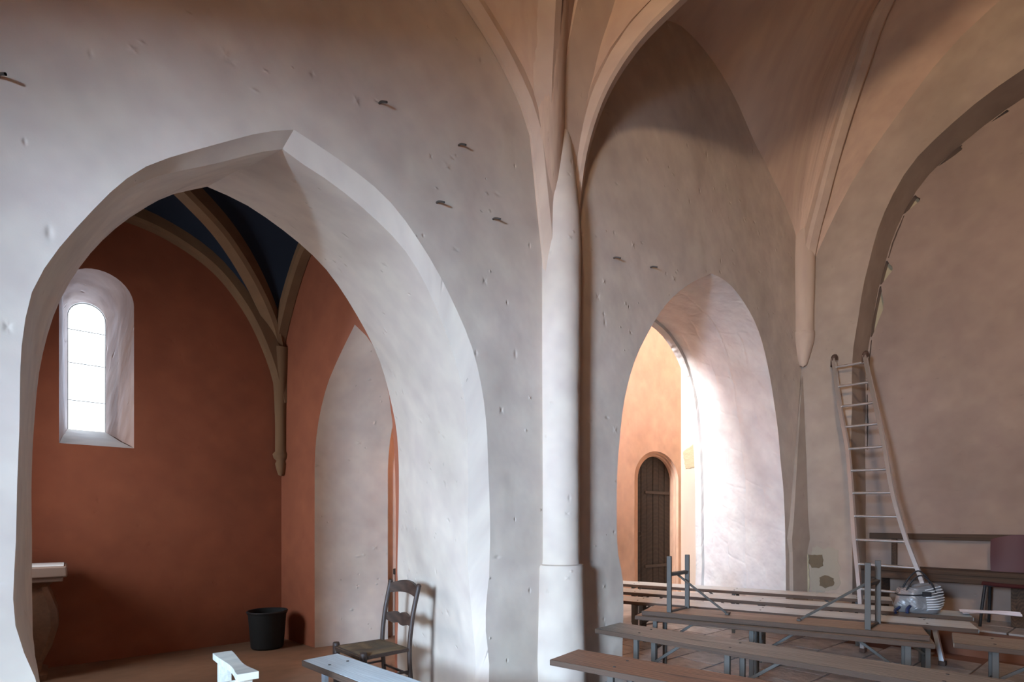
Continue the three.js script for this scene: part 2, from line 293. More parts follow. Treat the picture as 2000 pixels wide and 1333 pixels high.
// ---------------------------------------------------------------- east wall with its shallow blind arch, and the other walls
const east = struct('wall_east');
const nicheHalf = [[0.545, 0], [0.545, 1.4], [0.54, 2.6], [0.55, 3.1], [0.623, 3.65], [0.703, 4.076], [0.80, 4.46], [0.93, 4.76], [1.096, 5.0], [1.352, 5.19], [1.815, 5.4], [3, 5.62]];
const nich = [...line2(nicheHalf, 40), ...line2(nicheHalf.map(([z, y]) => [ZS - z, y]).reverse(), 40).slice(1)].map((p, i) => wob(p, p[1] < 0.02 ? 0 : 0.016, 51, i));
{
  const ring = [[-0.02, 0], ...nich, [ZS, 0], [ZS, 6.9], [-0.02, 6.9]];
  const g = new THREE.ShapeGeometry(new THREE.Shape(ring.map((p) => new THREE.Vector2(-p[0], p[1])))); g.rotateY(Math.PI / 2); g.translate(XE, 0, 0);
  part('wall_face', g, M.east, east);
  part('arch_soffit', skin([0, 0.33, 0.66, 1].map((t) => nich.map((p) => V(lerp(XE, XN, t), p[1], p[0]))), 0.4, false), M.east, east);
  // back of the recess: where plaster has fallen along the arch there are real hollows down to the bare render
  const nz = (y) => interp(nicheHalf.map(([z, h]) => [h, z]))(y), hollow = [];
  for (const [y0, y1, d] of [[3.42, 3.98, 0.06], [4.0, 4.25, 0.07], [4.72, 4.88, 0.08], [5.1, 5.22, 0.08], [5.33, 5.38, 0.05], [5.42, 5.5, 0.07]]) {
    const p = []; for (let i = 0; i <= 6; i++) { const y = lerp(y0, y1, i / 6), w = Math.sin(Math.PI * i / 6) * d * (0.8 + 0.4 * hash(i, 3, 7)); p.push([nz(y) + w + 0.012, y]); } for (let i = 6; i >= 0; i--) { const y = lerp(y0, y1, i / 6); p.push([nz(y) - 0.004, y]); }
    hollow.push(p);
  }
  for (const [y0, y1] of [[2.1, 2.75], [2.8, 3.38], [4.28, 4.7]]) { const p = [], q = []; for (let i = 0; i <= 8; i++) { const y = lerp(y0, y1, i / 8), z = nz(y) + 0.012 + 0.008 * hash(i, 7, 3); p.push([z + 0.005 + 0.007 * Math.sin(Math.PI * i / 8), y]); q.unshift([z - 0.004, y]); } hollow.push([...p, ...q]); }
  const sh = new THREE.Shape([[-0.1, 0], [ZS + 0.1, 0], [ZS + 0.1, 7], [-0.1, 7]].map((p) => new THREE.Vector2(-p[0], p[1])));
  for (const p of hollow) sh.holes.push(new THREE.Path(p.map(([z, y]) => new THREE.Vector2(-z, y))));
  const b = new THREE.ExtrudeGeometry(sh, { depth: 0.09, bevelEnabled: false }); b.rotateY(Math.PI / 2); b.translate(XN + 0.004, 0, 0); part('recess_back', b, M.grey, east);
  part('wall_core', box(0.4, 7.1, ZS + 1, XN + 0.295, 3.5, ZS / 2, 0), M.render, east);
}
function slab(parent, name, x0, x1, y0, y1, z0, z1, mat) { return part(name, box(Math.abs(x1 - x0), Math.abs(y1 - y0), Math.abs(z1 - z0), (x0 + x1) / 2, (y0 + y1) / 2, (z0 + z1) / 2, 0), mat, parent); }
const south = struct('wall_south'); slab(south, 'wall_face', XW - 0.4, XN, 0, 7, ZS, ZS + 0.4, M.ochreWall);
const west = struct('wall_west');                                    // pierced by the west door
slab(west, 'wall_face', XW - 0.12, XW, 0, 2.3, -THICK, 2.1, M.ochreWall); slab(west, 'wall_face', XW - 0.12, XW, 0, 2.3, 2.9, ZS, M.ochreWall); 
{ // above the door the wall is thick and holds a round window
  const s = new THREE.Shape([[0, 2.25], [ZS, 2.25], [ZS, 7], [0, 7]].map((p) => new THREE.Vector2(...p))), r = []; for (let i = 0; i < 28; i++) r.push(new THREE.Vector2(4.3 + 0.42 * Math.cos(i / 28 * 6.2832), 5.38 + 0.42 * Math.sin(i / 28 * 6.2832)));
  s.holes.push(new THREE.Path(r)); const g = new THREE.ExtrudeGeometry(s, { depth: 0.7, bevelEnabled: false }); g.rotateY(-Math.PI / 2); g.translate(XW, 0, 0); part('wall_face', g, M.ochreWall, west);
}

// ---------------------------------------------------------------- red side chapel
const ZB = -3.28, CR = [1.77, ZB], CF = [2.1, -THICK], CXL = -1.0;
const chap = struct('wall_chapel');
const winX = 0.2, winW = 0.265, wy0 = 1.93, wyS = 3.24, gz = ZB - 0.55, gx = 0.135, gw = 0.145, gy0 = 2.13, gyS = 3.22;
function archOutline(cx, hw, y0, ys, n = 18) { const o = [[cx - hw, y0], [cx - hw, lerp(y0, ys, 0.33)], [cx - hw, lerp(y0, ys, 0.66)]]; for (let i = 0; i <= n; i++) { const a = Math.PI - Math.PI * i / n; o.push([cx + hw * Math.cos(a), ys + hw * Math.sin(a)]); } o.push([cx + hw, lerp(y0, ys, 0.66)], [cx + hw, lerp(y0, ys, 0.33)], [cx + hw, y0]); return o; }
{
  const outer = archOutline(winX, winW, wy0, wyS), inner = archOutline(gx, gw, gy0, gyS);
  const s = new THREE.Shape([[CXL, 0], [CR[0] + 0.05, 0], [CR[0] + 0.05, 4.6], [CXL, 4.6]].map((p) => new THREE.Vector2(...p)));
  s.holes.push(new THREE.Path(outer.map((p) => new THREE.Vector2(...p))));
  const g = new THREE.ShapeGeometry(s); g.translate(0, 0, ZB); part('wall_face', g, M.red, chap);
  const rows = []; for (let i = 0; i <= 5; i++) { const t = i / 5; rows.push(at3(rough(mid(outer, inner, t), i && i < 5 ? 0.02 : 0, i + 60).map((p, k, a) => (k === 0 || k === a.length - 1 ? [p[0], lerp(wy0, gy0, t)] : p)), lerp(ZB, gz, t))); }
  part('window_reveal', skin(rows, 0.5, true), M.reveal, chap);
  part('window_sill', skin([[V(winX - winW, wy0, ZB), V(winX + winW, wy0, ZB)], [V(lerp(winX - winW, gx - gw, .5), lerp(wy0, gy0, .55), lerp(ZB, gz, .5)), V(lerp(winX + winW, gx + gw, .5), lerp(wy0, gy0, .45), lerp(ZB, gz, .5))], [V(gx - gw, gy0, gz), V(gx + gw, gy0, gz)]], 0.5), M.nave, chap);
  const s2 = new THREE.Shape([[CXL - 0.2, 0], [2.6, 0], [2.6, 5], [CXL - 0.2, 5]].map((p) => new THREE.Vector2(...p))); s2.holes.push(new THREE.Path(inner.map((p) => new THREE.Vector2(...p))));
  const g2 = new THREE.ExtrudeGeometry(s2, { depth: 0.12, bevelEnabled: false }); g2.translate(0, 0, gz - 0.12); part('outer_wall', g2, M.nave, chap);
  // glazing
  const w = struct('window_1'); w.userData.kind = 'structure';
  const pane = new THREE.ShapeGeometry(new THREE.Shape(inner.map((p) => new THREE.Vector2(...p)))); pane.translate(0, 0, gz - 0.05);
  part('pane', pane, new THREE.MeshPhysicalMaterial({ name: 'clear_glass', color: lin(0.97, 0.98, 0.98), transmission: 1, thickness: 0, roughness: 0.02, side: THREE.DoubleSide }), w);
  part('lead_border', tube(inner.map((p) => V(lerp(p[0], gx, 0.0), p[1], gz - 0.03)), 0.005, 90, 5), iron, w);
  for (const y of [2.42, 2.78, 3.1]) part('saddle_bar', bar(V(gx - gw, y, gz - 0.06), V(gx + gw, y, gz - 0.06), 0.005), iron, w);
  for (const [y0, y1, z0, z1] of [[0, 1.2, ZB - 0.2, -THICK], [2.4, 4.8, ZB - 0.2, -THICK], [1.2, 2.4, ZB - 0.2, -2.65], [1.2, 2.4, -1.95, -THICK]]) slab(chap, 'wall_face', CXL - 0.15, CXL, y0, y1, z0, z1, M.red);   // round an unseen opening, added so fill light can brighten the chapel
}
const dir = V(CR[0] - CF[0], 0, CR[1] - CF[1]), DL = dir.length(); dir.normalize(); const nrm = V(-dir.z, 0, dir.x);   // along the slanting east wall of the chapel, and out of it to the east
const onSlant = (a, y, o = 0) => V(CF[0] + dir.x * a + nrm.x * o, y, CF[1] + dir.z * a + nrm.z * o);
{
  // an arched passage to the next chapel
  const hole = [...line2([[0.12, 0], [0.12, 1.7], [0.2, 2.3], [0.4, 2.75], [0.72, 3.03]], 14), ...line2([[0.72, 3.03], [0.96, 2.82], [1.19, 2.58], [1.35, 2.28], [1.43, 1.95], [1.44, 1.5], [1.44, 0]], 22).slice(1)];
  const ring = [[-0.02, 0], ...hole, [DL + 0.03, 0], [DL + 0.03, 4.6], [-0.02, 4.6]];
  const g = new THREE.ShapeGeometry(new THREE.Shape(ring.map((p) => new THREE.Vector2(...p))));
  const p = g.attributes.position; for (let i = 0; i < p.count; i++) { const q = onSlant(p.getX(i), p.getY(i)); p.setXYZ(i, q.x, q.y, q.z); } g.computeVertexNormals();
  part('wall_face', g, M.red, chap);
  const rows = []; for (let i = 0; i <= 4; i++) rows.push(hole.map(([a, y], k) => onSlant(a, y).add(V(0.74 * i / 4, 0, 0.1 * i / 4))));
  part('passage_soffit', skin(rows, 0.5, true), M.nave, chap);
  // vaulting of the red chapel
  const cc = [0.45, -2.2], cor = [[CXL, ZB], CR, CF, [CXL, -THICK]];
  const dg = curve1([[0, 2.75], [0.03, 2.88], [0.12, 3.29], [0.29, 3.6], [0.53, 3.85], [0.75, 3.95], [1, 4.02]]);
  const fB = curve1([[0, 2.4], [0.03, 2.55], [0.06, 3.0], [0.15, 3.48], [0.26, 3.79], [0.4, 3.96], [0.5, 4.0], [0.6, 3.96], [0.74, 3.79], [0.85, 3.48], [0.94, 3.0], [1, 2.4]]);
  const fR = curve1([[0, 2.6], [0.03, 3.05], [0.14, 3.5], [0.26, 3.83], [0.31, 3.92], [0.5, 4.05], [0.69, 3.92], [0.74, 3.83], [0.86, 3.5], [0.97, 3.05], [1, 2.6]]);
  const vault = struct('ceiling_chapel');
  const dgw = (q) => dg(q) + 0.1;
  web(cor[0], cor[1], cc, (t) => fB(t) + 0.06, dgw, dgw, M.blue, vault); web(cor[1], cor[2], cc, (t) => fR(t) + 0.06, dgw, dgw, M.blue, vault);
  web(cor[3], cor[2], cc, (t) => fB(t) + 0.2, dgw, dgw, M.blue, vault); web(cor[0], cor[3], cc, (t) => fR(t), dgw, dgw, M.blue, vault);
  for (const c of cor) { const pts = []; for (let i = 0; i <= 40; i++) { const q = Math.pow(i / 40, 1.5); pts.push(V(lerp(c[0], cc[0], q), dg(q), lerp(c[1], cc[1], q))); } rib('vault_rib', pts, 0.17, 0.16, M.ochre, vault, 0.2); }
  { const pts = []; for (let i = 0; i <= 60; i++) { const t = 0.01 + 0.98 * i / 60; pts.push(V(lerp(CXL, CR[0], t), fB(t), ZB + 0.05)); } rib('wall_rib', pts, 0.16, 0.14, M.ochre, vault, 0.2); }
  { const pts = []; for (let i = 0; i <= 60; i++) { const t = 0.02 + 0.96 * i / 60, q = onSlant(DL * (1 - t), fR(t), -0.05); pts.push(q); } rib('wall_rib', pts, 0.14, 0.14, M.ochre, vault, 0.2); }
  part('roof_slab', box(3.6, 0.1, 2.6, 0.8, 4.75, -2.3), M.blue, vault);
  // corner shaft and corbel that carry the ribs
  const lathe = new THREE.LatheGeometry([[0.001, 1.74], [0.03, 1.75], [0.05, 1.82], [0.06, 1.87], [0.045, 1.9], [0.075, 1.93], [0.085, 1.97], [0.06, 2.0], [0.06, 2.3], [0.07, 2.6], [0.09, 2.9], [0.1, 3.1]].map((p) => new THREE.Vector2(...p)), 20); lathe.translate(CR[0] - 0.02, 0, CR[1] + 0.06);
  part('corbel', lathe, M.ochre, vault);
}

// ---------------------------------------------------------------- orange side chapel behind the eastern arch
const Z2 = -2.6, X2 = 8.27, X2L = 2.62;
{
  const o = struct('wall_side_chapel');
  const dp = archOutline(7.58, 0.61, 0, 1.95).map(([x, y]) => [x, y > 1.95 ? 1.95 + (y - 1.95) * 0.78 : y]);
  const in1 = archOutline(7.68, 0.49, 0, 1.95).map(([x, y]) => [x, y > 1.95 ? 1.95 + (y - 1.95) * 0.84 : y]), inM = mid(dp, in1, 0.5);
  const TOP = 6.1, ring = [[X2L - 0.6, 0], ...dp, [X2, 0], [X2, TOP], [X2L - 0.6, TOP]];
  const g = new THREE.ShapeGeometry(new THREE.Shape(ring.map((p) => new THREE.Vector2(...p)))); g.translate(0, 0, Z2); part('wall_face', g, M.orange, o);
  // stepped jamb round the doorway
  part('door_jamb', skin([at3(dp, Z2), at3(dp, Z2 - 0.05), at3(inM, Z2 - 0.055), at3(inM, Z2 - 0.1), at3(in1, Z2 - 0.105), at3(in1, Z2 - 0.16)], 0.3, true), M.orange, o);
  const bx = (n, x0, x1, y0, y1, z0, z1, m = M.orange) => slab(o, n, x0, x1, y0, y1, z0, z1, m);
  bx('outer_wall', X2L - 0.6, X2 + 0.3, 0, TOP, Z2 - 0.5, Z2 - 0.38); bx('side_wall', X2, X2 + 0.3, 0, TOP, Z2 - 0.4, -THICK, M.nave);
  bx('side_wall', X2L - 0.1, X2L + 0.02, 3.2, 4.95, Z2, -THICK); bx('side_wall', X2L - 0.1, X2L + 0.02, 5.9, TOP, Z2, -THICK); bx('side_wall', X2L - 0.1, X2L + 0.02, 4.95, 5.9, Z2, -2.4); bx('side_wall', X2L - 0.1, X2L + 0.02, 4.95, 5.9, -1.35, -THICK);   // a window high in the west side
  bx('vault_slab', X2L - 0.7, X2 + 0.3, TOP, TOP + 0.15, Z2 - 0.5, -THICK);
  const d = struct('door_1');
  { const top = interp(in1.filter((p) => p[1] >= 1.94).sort((a, b) => a[0] - b[0])), n = 6, x0 = 7.19, pw = 0.98 / n;
    for (let k = 0; k < n; k++) { const a = x0 + k * pw + 0.005, b = a + pw - 0.01, o2 = [[a, 0.01], [b, 0.01]]; for (let i = 4; i >= 0; i--) { const x = lerp(a, b, i / 4); o2.push([x, top(x) + 0.03]); } part('plank', flat(o2, 0.035 + 0.004 * (k % 2)).translate(0, 0, Z2 - 0.2), W.door, d); }
    part('back_board', flat(in1, 0.02).translate(0, 0, Z2 - 0.225), W.door, d); }
  part('door_ring', new THREE.TorusGeometry(0.045, 0.007, 6, 18).translate(7.3, 1.05, Z2 - 0.15), iron, d);
  for (const y of [0.5, 1.75]) part('strap_hinge', box(0.7, 0.05, 0.012, 7.8, y, Z2 - 0.153), iron, d);
  // fallen plaster: bare render and a crack above it
  
  const loss = flat(jag([[2.55, 2.46], [2.37, 2.54], [2.27, 2.62], [2.23, 2.7], [2.17, 2.56], [2.18, 2.3], [2.2, 2.17], [2.5, 2.15], [2.53, 2.3]], 0.02).map(([z, y]) => [z, y + 0.02]), 0.012); loss.rotateY(Math.PI / 2); loss.translate(X2 - 0.013, 0, 0); 
  part('bare_render_patch', loss, M.render, o);
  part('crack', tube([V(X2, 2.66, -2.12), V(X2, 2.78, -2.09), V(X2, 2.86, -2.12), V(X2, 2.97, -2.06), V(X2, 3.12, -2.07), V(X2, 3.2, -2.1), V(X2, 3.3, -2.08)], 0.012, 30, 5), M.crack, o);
}

// ---------------------------------------------------------------- floors
const floor = struct('floor');
slab(floor, 'floor_bed', XW, XN, -0.2, -0.012, -THICK - 0.1, ZS, M.bed);
slab(floor, 'chapel_floor', CXL - 0.2, 2.8, -0.2, 0.002, ZB - 0.6, -THICK - 0.1, std({ name: 'worn_brown_tiles', color: lin(0.34, 0.2, 0.12), map: rep(stoneMap, 1), bumpMap: rep(stoneBump, 1.5), bumpScale: 0.006, roughness: 0.7 }));
slab(floor, 'chapel_floor', 2.8, X2 + 0.3, -0.2, 0.002, Z2 - 0.6, -THICK - 0.1, tileMats[0]);
{
  const TS = 0.37, tg = [0, 1, 2].map((i) => new RoundedBoxGeometry(TS - 0.012 - 0.002 * i, 0.02, TS - 0.012, 1, 0.004));
  let n = 0;
  for (let iz = -3; iz < 16; iz++) for (let ix = -12; ix < 20; ix++) {
    const x = ix * TS + (iz % 2 ? TS / 2 : 0) + 0.1, z = iz * TS + 0.1;
    const mine = z < -0.02 ? (x > 0.05 && x < 1.9) || (x > 3.6 && x < 6.2) : true;
    if (!mine || x > 6.35 || x < -4.2 || z > 5.7) continue;
    const inView = x > 0.3 && x < 6.4 && z < 2.7;
    if (!inView) continue;
    const t = part('tile', tg[n % 3], tileMats[Math.floor(hash(ix + 40, iz + 9, 2) * 4)], floor);
    t.position.set(x, -0.01 + 0.004 * (hash(ix, iz + 50, 8) - 0.5), z); t.rotation.set(0.006 * (hash(ix, iz, 3) - 0.5), Math.floor(hash(ix, iz, 5) * 4) * Math.PI / 2, 0.006 * (hash(ix, iz, 4) - 0.5)); n++;
  }
  // raised step before the east wall
  slab(floor, 'step_core', 6.52, XN + 0.1, -0.1, 0.228, 0.02, ZS, M.bed);
  for (let i = 0; i < 3; i++) for (let j = 0; j < 12; j++) { const t = part('step_slab', tg[(i + j) % 3], tileMats[(i * 2 + j) % 4], floor); t.position.set(6.5 + 0.185 + i * TS, 0.24, 0.22 + j * TS); }
}
slab(struct('ground_outside'), 'gravel', -14, 14, -0.5, -0.25, -12, 14, M.outdoor);

// ---------------------------------------------------------------- benches
// board along local z from the origin, top at y = h; two folding steel leg frames
function boardGeo(L, w, t, y) { const g = new RoundedBoxGeometry(L, t, w, 1, 0.006); g.rotateY(-Math.PI / 2); g.translate(0, y - t / 2, L / 2); return g; }
function makeBench(label, mat, L, w, h, at, turn, group, legs = [0.13, 0.87], tone = steel, t = 0.032) {
  const o = thing('folding_bench', label, 'bench', at, turn, group);
  part('seat_board', boardGeo(L, w, t, h), mat, o);
  part('edge_strip', box(0.008, t, L - 0.01, -w / 2 - 0.002, h - t / 2, L / 2, 0.002), W.edge, o);
  for (const f of legs) {
    const z = f * L, s = f < 0.5 ? 1 : -1, x = w * 0.37;
    const fr = new THREE.Group(); fr.name = 'leg_frame'; o.add(fr);
    for (const q of [-1, 1]) part('leg', bar(V(q * x, 0.002, z), V(q * x, h - t, z), 0.026, 0.034), tone, fr);
    part('crossbar', bar(V(-x, h * 0.42, z), V(x, h * 0.42, z), 0.02), tone, fr);
    part('top_bar', bar(V(-x, h - t - 0.012, z), V(x, h - t - 0.012, z), 0.022), tone, fr);
    part('brace', bar(V(0, h * 0.42, z), V(0, h - t - 0.008, z + s * 0.3), 0.014, 0.02), tone, fr);
  }
  for (const f of legs) for (const q of [-0.25, 0.25]) part('bolt_head', new THREE.CylinderGeometry(0.008, 0.008, 0.004, 10).translate(q * w, h + 0.001, f * L), iron, o);
  return o;
}
const turnOf = (a, b) => Math.atan2(b[0] - a[0], b[1] - a[1]);
function benchAt(label, mat, a, b, w, h, legs, extra) { return makeBench(label, mat, Math.hypot(b[0] - a[0], b[1] - a[1]), w, h, [a[0], 0, a[1]], turnOf(a, b), 'folding benches', legs, steel, ...(extra ? [extra] : [])); }
benchAt('brown varnished folding bench whose end points at the respond base', W.brown, [2.285, 0.50], [2.80, 2.75], 0.32, 0.46, [0.16, 0.86]);
benchAt('weathered grey folding bench with rounded end beside the brown bench', W.grey, [3.17, 0.08], [3.46, 2.35], 0.34, 0.46, [0.14, 0.42, 0.88]);
const trestle = benchAt('tan folding bench carrying an upturned bench on its seat', W.tan, [3.86, -0.12], [4.50, 1.78], 0.38, 0.46, [0.08, 0.45, 0.93]);
benchAt('pale dusty folding bench running along behind the upturned bench', W.pale, [4.38, -0.95], [5.33, 1.86], 0.36, 0.46, [0.12, 0.5, 0.9]);
benchAt('pale dusty folding bench with the bag standing on it', W.pale, [4.87, -1.32], [5.86, 1.74], 0.34, 0.47, [0.1, 0.5, 0.9]);
benchAt('pale dusty folding bench nearest the small arched door', W.pale, [5.42, -1.72], [6.34, 1.05], 0.36, 0.48, [0.1, 0.5, 0.9]);
benchAt('grey folding bench with its end beside the foot of the red chair', W.grey, [4.66, 1.86], [5.1, 3.9], 0.42, 0.46, [0.1, 0.9]);
{ const b = benchAt('narrow pale green-grey bench with bolt holes in front of the straw chair', W.pale, [1.138, -0.365], [1.30, 0.95], 0.22, 0.46, [0.16, 0.86]); b.traverse((m) => { if (/^leg$|bar|brace/.test(m.name)) m.material = std({ name: 'pale_blue_painted_steel', color: lin(0.5, 0.58, 0.64), roughness: 0.45 }); }); }
{ // upturned bench on the tan one: legs in the air
  const a = [3.88, -0.08], b = [4.52, 1.74], L = Math.hypot(b[0] - a[0], b[1] - a[1]);
  const o = thing('upturned_bench', 'brown folding bench lying upside down with its steel legs in the air', 'bench', [a[0] + 0.02, 0.466, a[1]], turnOf(a, b), 'folding benches');
  part('seat_board', boardGeo(L, 0.36, 0.034, 0.034), W.tan, o);
  part('edge_strip', box(0.012, 0.036, L, -0.186, 0.018, L / 2, 0.002), W.edge, o);
  for (const [z, s] of [[0.22, 1], [L - 0.34, -1]]) {
    const fr = new THREE.Group(); fr.name = 'leg_frame'; o.add(fr);
    const z2 = z + 0.075; for (const q of [-1, 1]) part('leg', bar(V(q * 0.15, 0.036, q < 0 ? z : z2), V(q * 0.15, 0.50, q < 0 ? z : z2), 0.03, 0.036), steel, fr);
    part('crossbar', bar(V(-0.15, 0.35, z), V(0.15, 0.35, z2), 0.026, 0.03), steel, fr);
    part('base_bar', bar(V(-0.15, 0.042, z), V(0.15, 0.042, z2), 0.016), steel, fr);
    part('brace', bar(V(0.1, 0.33, z), V(0.0, 0.045, z + s * 0.42), 0.012, 0.018), steel, fr);
    part('bracket', box(0.1, 0.014, 0.03, 0, 0.043, z + s * 0.43), steel, fr);
  }
}

// ---------------------------------------------------------------- wooden bench in the recess, red chair on the step
{
  const o = thing('wall_bench', 'long dark wooden bench with a back rail against the end wall', 'bench', [7.0, 0.25, 0.6]);
  part('seat_board', box(0.34, 0.045, 2.4, 0, 0.49, 1.2), W.oak, o);
  part('back_rail', box(0.03, 0.065, 2.4, 0.19, 0.84, 1.2), W.oak, o);
  for (const z of [0.02, 1.2, 2.3]) { part('back_post', box(0.035, 0.42, 0.05, 0.2, 0.66, z + 0.22), W.oak, o); part('leg_panel', box(0.26, 0.465, 0.13, 0.02, 0.233, z + 0.12), W.oak, o); }
  part('front_apron', box(0.02, 0.08, 2.3, -0.14, 0.43, 1.2), W.oak, o);
}
{
  const o = thing('shell_chair', 'dark red plastic shell chair on black steel legs', 'chair', [6.86, 0.25, 1.9]);
  const red = std({ name: 'dark_red_plastic', color: lin(0.065, 0.011, 0.014), roughness: 0.6 });
  const seat = [], back = [];
  for (let j = 0; j <= 12; j++) { const t = j / 12, r = [], q = []; for (let i = 0; i <= 12; i++) { const s = i / 12 - 0.5; r.push(V(lerp(-0.21, 0.17, t), 0.44 - 0.03 * Math.sin(Math.PI * t) + 0.05 * s * s - (t < 0.15 ? (0.15 - t) * 0.25 : 0), s * lerp(0.44, 0.42, t))); q.push(V(0.17 + 0.075 * t + 0.05 * (4 * s * s) * -1 * Math.min(1, t * 2), 0.43 + 0.445 * t + (t > 0.85 ? -0.05 * s * s * 4 * (t - 0.85) / 0.15 : 0), s * lerp(0.42, 0.43, t))); } seat.push(r); back.push(q); }
  const thicken = (rows, d) => { const g = skin(rows, 0), h = skin(rows.map((r) => r.map((p) => p.clone().add(d))), 0, true); return [g, h]; };
  part('seat', thicken(seat, V(0, -0.008, 0)), red, o); part('backrest', thicken(back, V(0.008, 0, 0)), red, o);
  for (const s of [-1, 1]) { part('leg', tube([V(-0.17, 0.005, s * 0.235), V(-0.165, 0.2, s * 0.22), V(-0.16, 0.405, s * 0.2)], 0.012, 12), black, o); part('leg', tube([V(0.2, 0.005, s * 0.23), V(0.12, 0.25, s * 0.21), V(0.06, 0.405, s * 0.2)], 0.012, 12), black, o); }
  part('under_frame', [bar(V(-0.16, 0.4, -0.2), V(-0.16, 0.4, 0.2), 0.02), bar(V(0.06, 0.4, -0.2), V(0.06, 0.4, 0.2), 0.02)], black, o);
}

// ---------------------------------------------------------------- straw-seated chairs in the big arch
function strawChair(label, at, turn) {                              // faces -x; origin on the floor under the seat middle
  const o = thing('straw_chair', label, 'chair', at, turn);
  const postZ = 0.19, post = (s) => { const p = [V(0.20, 0, s * 0.185), V(0.175, 0.22, s * 0.187), V(0.165, 0.43, s * 0.19), V(0.19, 0.65, s * 0.192), V(0.235, 0.845, s * 0.195)]; return tube(p, 0.0165, 24, 8); };
  for (const s of [-1, 1]) { part('back_post', post(s), W.dark, o); part('post_top', new THREE.SphereGeometry(0.018, 10, 8).translate(0.235, 0.845, s * 0.195), W.dark, o); }
  for (const s of [-1, 1]) part('front_leg', new THREE.LatheGeometry([[0.013, 0], [0.017, 0.05], [0.02, 0.2], [0.023, 0.36], [0.024, 0.445], [0.02, 0.455], [0.001, 0.457]].map((p) => new THREE.Vector2(...p)), 12).translate(-0.18, 0, s * 0.205), W.dark, o);
  const crest = [], mid2 = []; // shaped boards, bowed slightly backwards
  const board = (z0, z1, top, bot, x) => { const r1 = [], r2 = []; for (let i = 0; i <= 24; i++) { const t = i / 24, z = lerp(z0, z1, t), b = 0.022 * Math.sin(Math.PI * t); r1.push(V(x(bot(t)) + b, bot(t), z)); r2.push(V(x(top(t)) + b, top(t), z)); } const off = (r, d) => r.map((p) => V(p.x + d, p.y, p.z)); return skin([r1, r2, off(r2, 0.018), off(r1, 0.018), r1], 0.6); };
  const bx = (y) => 0.165 + (y - 0.43) * 0.165 - 0.008;
  part('crest_rail', board(-0.19, 0.19, (t) => 0.835 + 0.035 * Math.sin(Math.PI * t), (t) => 0.765 + 0.02 * Math.sin(Math.PI * t), bx), W.dark, o);
  part('middle_slat', board(-0.185, 0.185, (t) => 0.625 + 0.022 * Math.pow(Math.abs(Math.sin(Math.PI * 2.5 * t)), 0.7) * Math.sin(Math.PI * t), (t) => 0.575 - 0.022 * Math.pow(Math.abs(Math.sin(Math.PI * 2.5 * t)), 0.7) * Math.sin(Math.PI * t), bx), W.dark, o);
  const rows = []; for (let j = 0; j <= 12; j++) { const t = j / 12, r = []; for (let i = 0; i <= 12; i++) { const s = i / 12 - 0.5, e = Math.min(t, 1 - t, 0.5 - Math.abs(s)) * 8; r.push(V(lerp(-0.2, 0.16, t), 0.428 + 0.012 * Math.min(1, e) - 0.02 * Math.exp(-8 * ((t - 0.5) ** 2 + s * s) * 2), s * lerp(0.42, 0.37, t))); } rows.push(r); }
  part('straw_seat', [skin(rows, 0), skin(rows.map((r) => r.map((p) => V(p.x, 0.405, p.z))), 0, true)], std({ name: 'old_straw', color: lin(0.23, 0.17, 0.105), map: straw, bumpMap: straw, bumpScale: 0.004 }), o);
  part('seat_rail', [bar(V(-0.185, 0.42, -0.2), V(-0.185, 0.42, 0.2), 0.024), bar(V(0.16, 0.415, -0.185), V(0.16, 0.415, 0.185), 0.022), bar(V(-0.18, 0.418, -0.205), V(0.165, 0.418, -0.19), 0.022), bar(V(-0.18, 0.418, 0.205), V(0.165, 0.418, 0.19), 0.022)], W.dark, o);
  for (const [y, s] of [[0.15, -1], [0.15, 1], [0.27, -1], [0.27, 1]]) part('stretcher', bar(V(-0.18, y, s * 0.2), V(0.18, y, s * 0.187), 0.015), W.dark, o);
  for (const y of [0.2, 0.32]) part('stretcher', bar(V(-0.18, y, -0.2), V(-0.18, y, 0.2), 0.015), W.dark, o);
  part('stretcher', bar(V(0.18, 0.24, -0.185), V(0.18, 0.24, 0.185), 0.015), W.dark, o);
  return o;
}
strawChair('dark wooden straw-seated chair standing by the jamb of the big arch', [1.57, 0, -0.57], 0.04).scale.setScalar(0.97);

// ---------------------------------------------------------------- white armchair (only one arm rises into view)
{
  const o = thing('white_armchair', 'white painted wooden armchair showing its scooped armrest', 'chair', [0.205, 0, 0.12]);
  for (const s of [-1, 1]) {
    const rows = [], up = [];
    for (let i = 0; i <= 20; i++) { const t = i / 20, z = lerp(-0.25, 0.24, t), w = 0.034 + 0.007 * Math.cos(6.283 * t), x = s * (0.37 + 0.012 * Math.sin(3.14 * t)), y = 0.618 - 0.016 * Math.sin(Math.PI * t) + 0.004 * t; rows.push([V(x - w, y - 0.03, z), V(x - w, y, z), V(x + w, y, z), V(x + w, y - 0.03, z), V(x - w, y - 0.03, z)]); }
    const cap = (r) => { const g = skin([[r[0], r[3]], [r[1], r[2]]], 0.3); return g; };
    part('armrest', [skin(rows, 0.5), cap(rows[0]), cap(rows[20])], W.white, o);
    part('leg', bar(V(s * 0.37, 0, -0.2), V(s * 0.37, 0.59, -0.2), 0.055, 0.04), W.white, o);
    part('leg', bar(V(s * 0.37, 0, 0.19), V(s * 0.37, 0.6, 0.19), 0.05, 0.04), W.white, o);
  }
  part('seat', box(0.7, 0.03, 0.46, 0, 0.4, 0), W.white, o);
  part('back_rail', box(0.7, 0.1, 0.025, 0, 0.54, 0.2), W.white, o);
  part('stretcher', [box(0.5, 0.03, 0.02, 0, 0.18, -0.2), box(0.5, 0.03, 0.02, 0, 0.18, 0.19)], W.white, o);
}

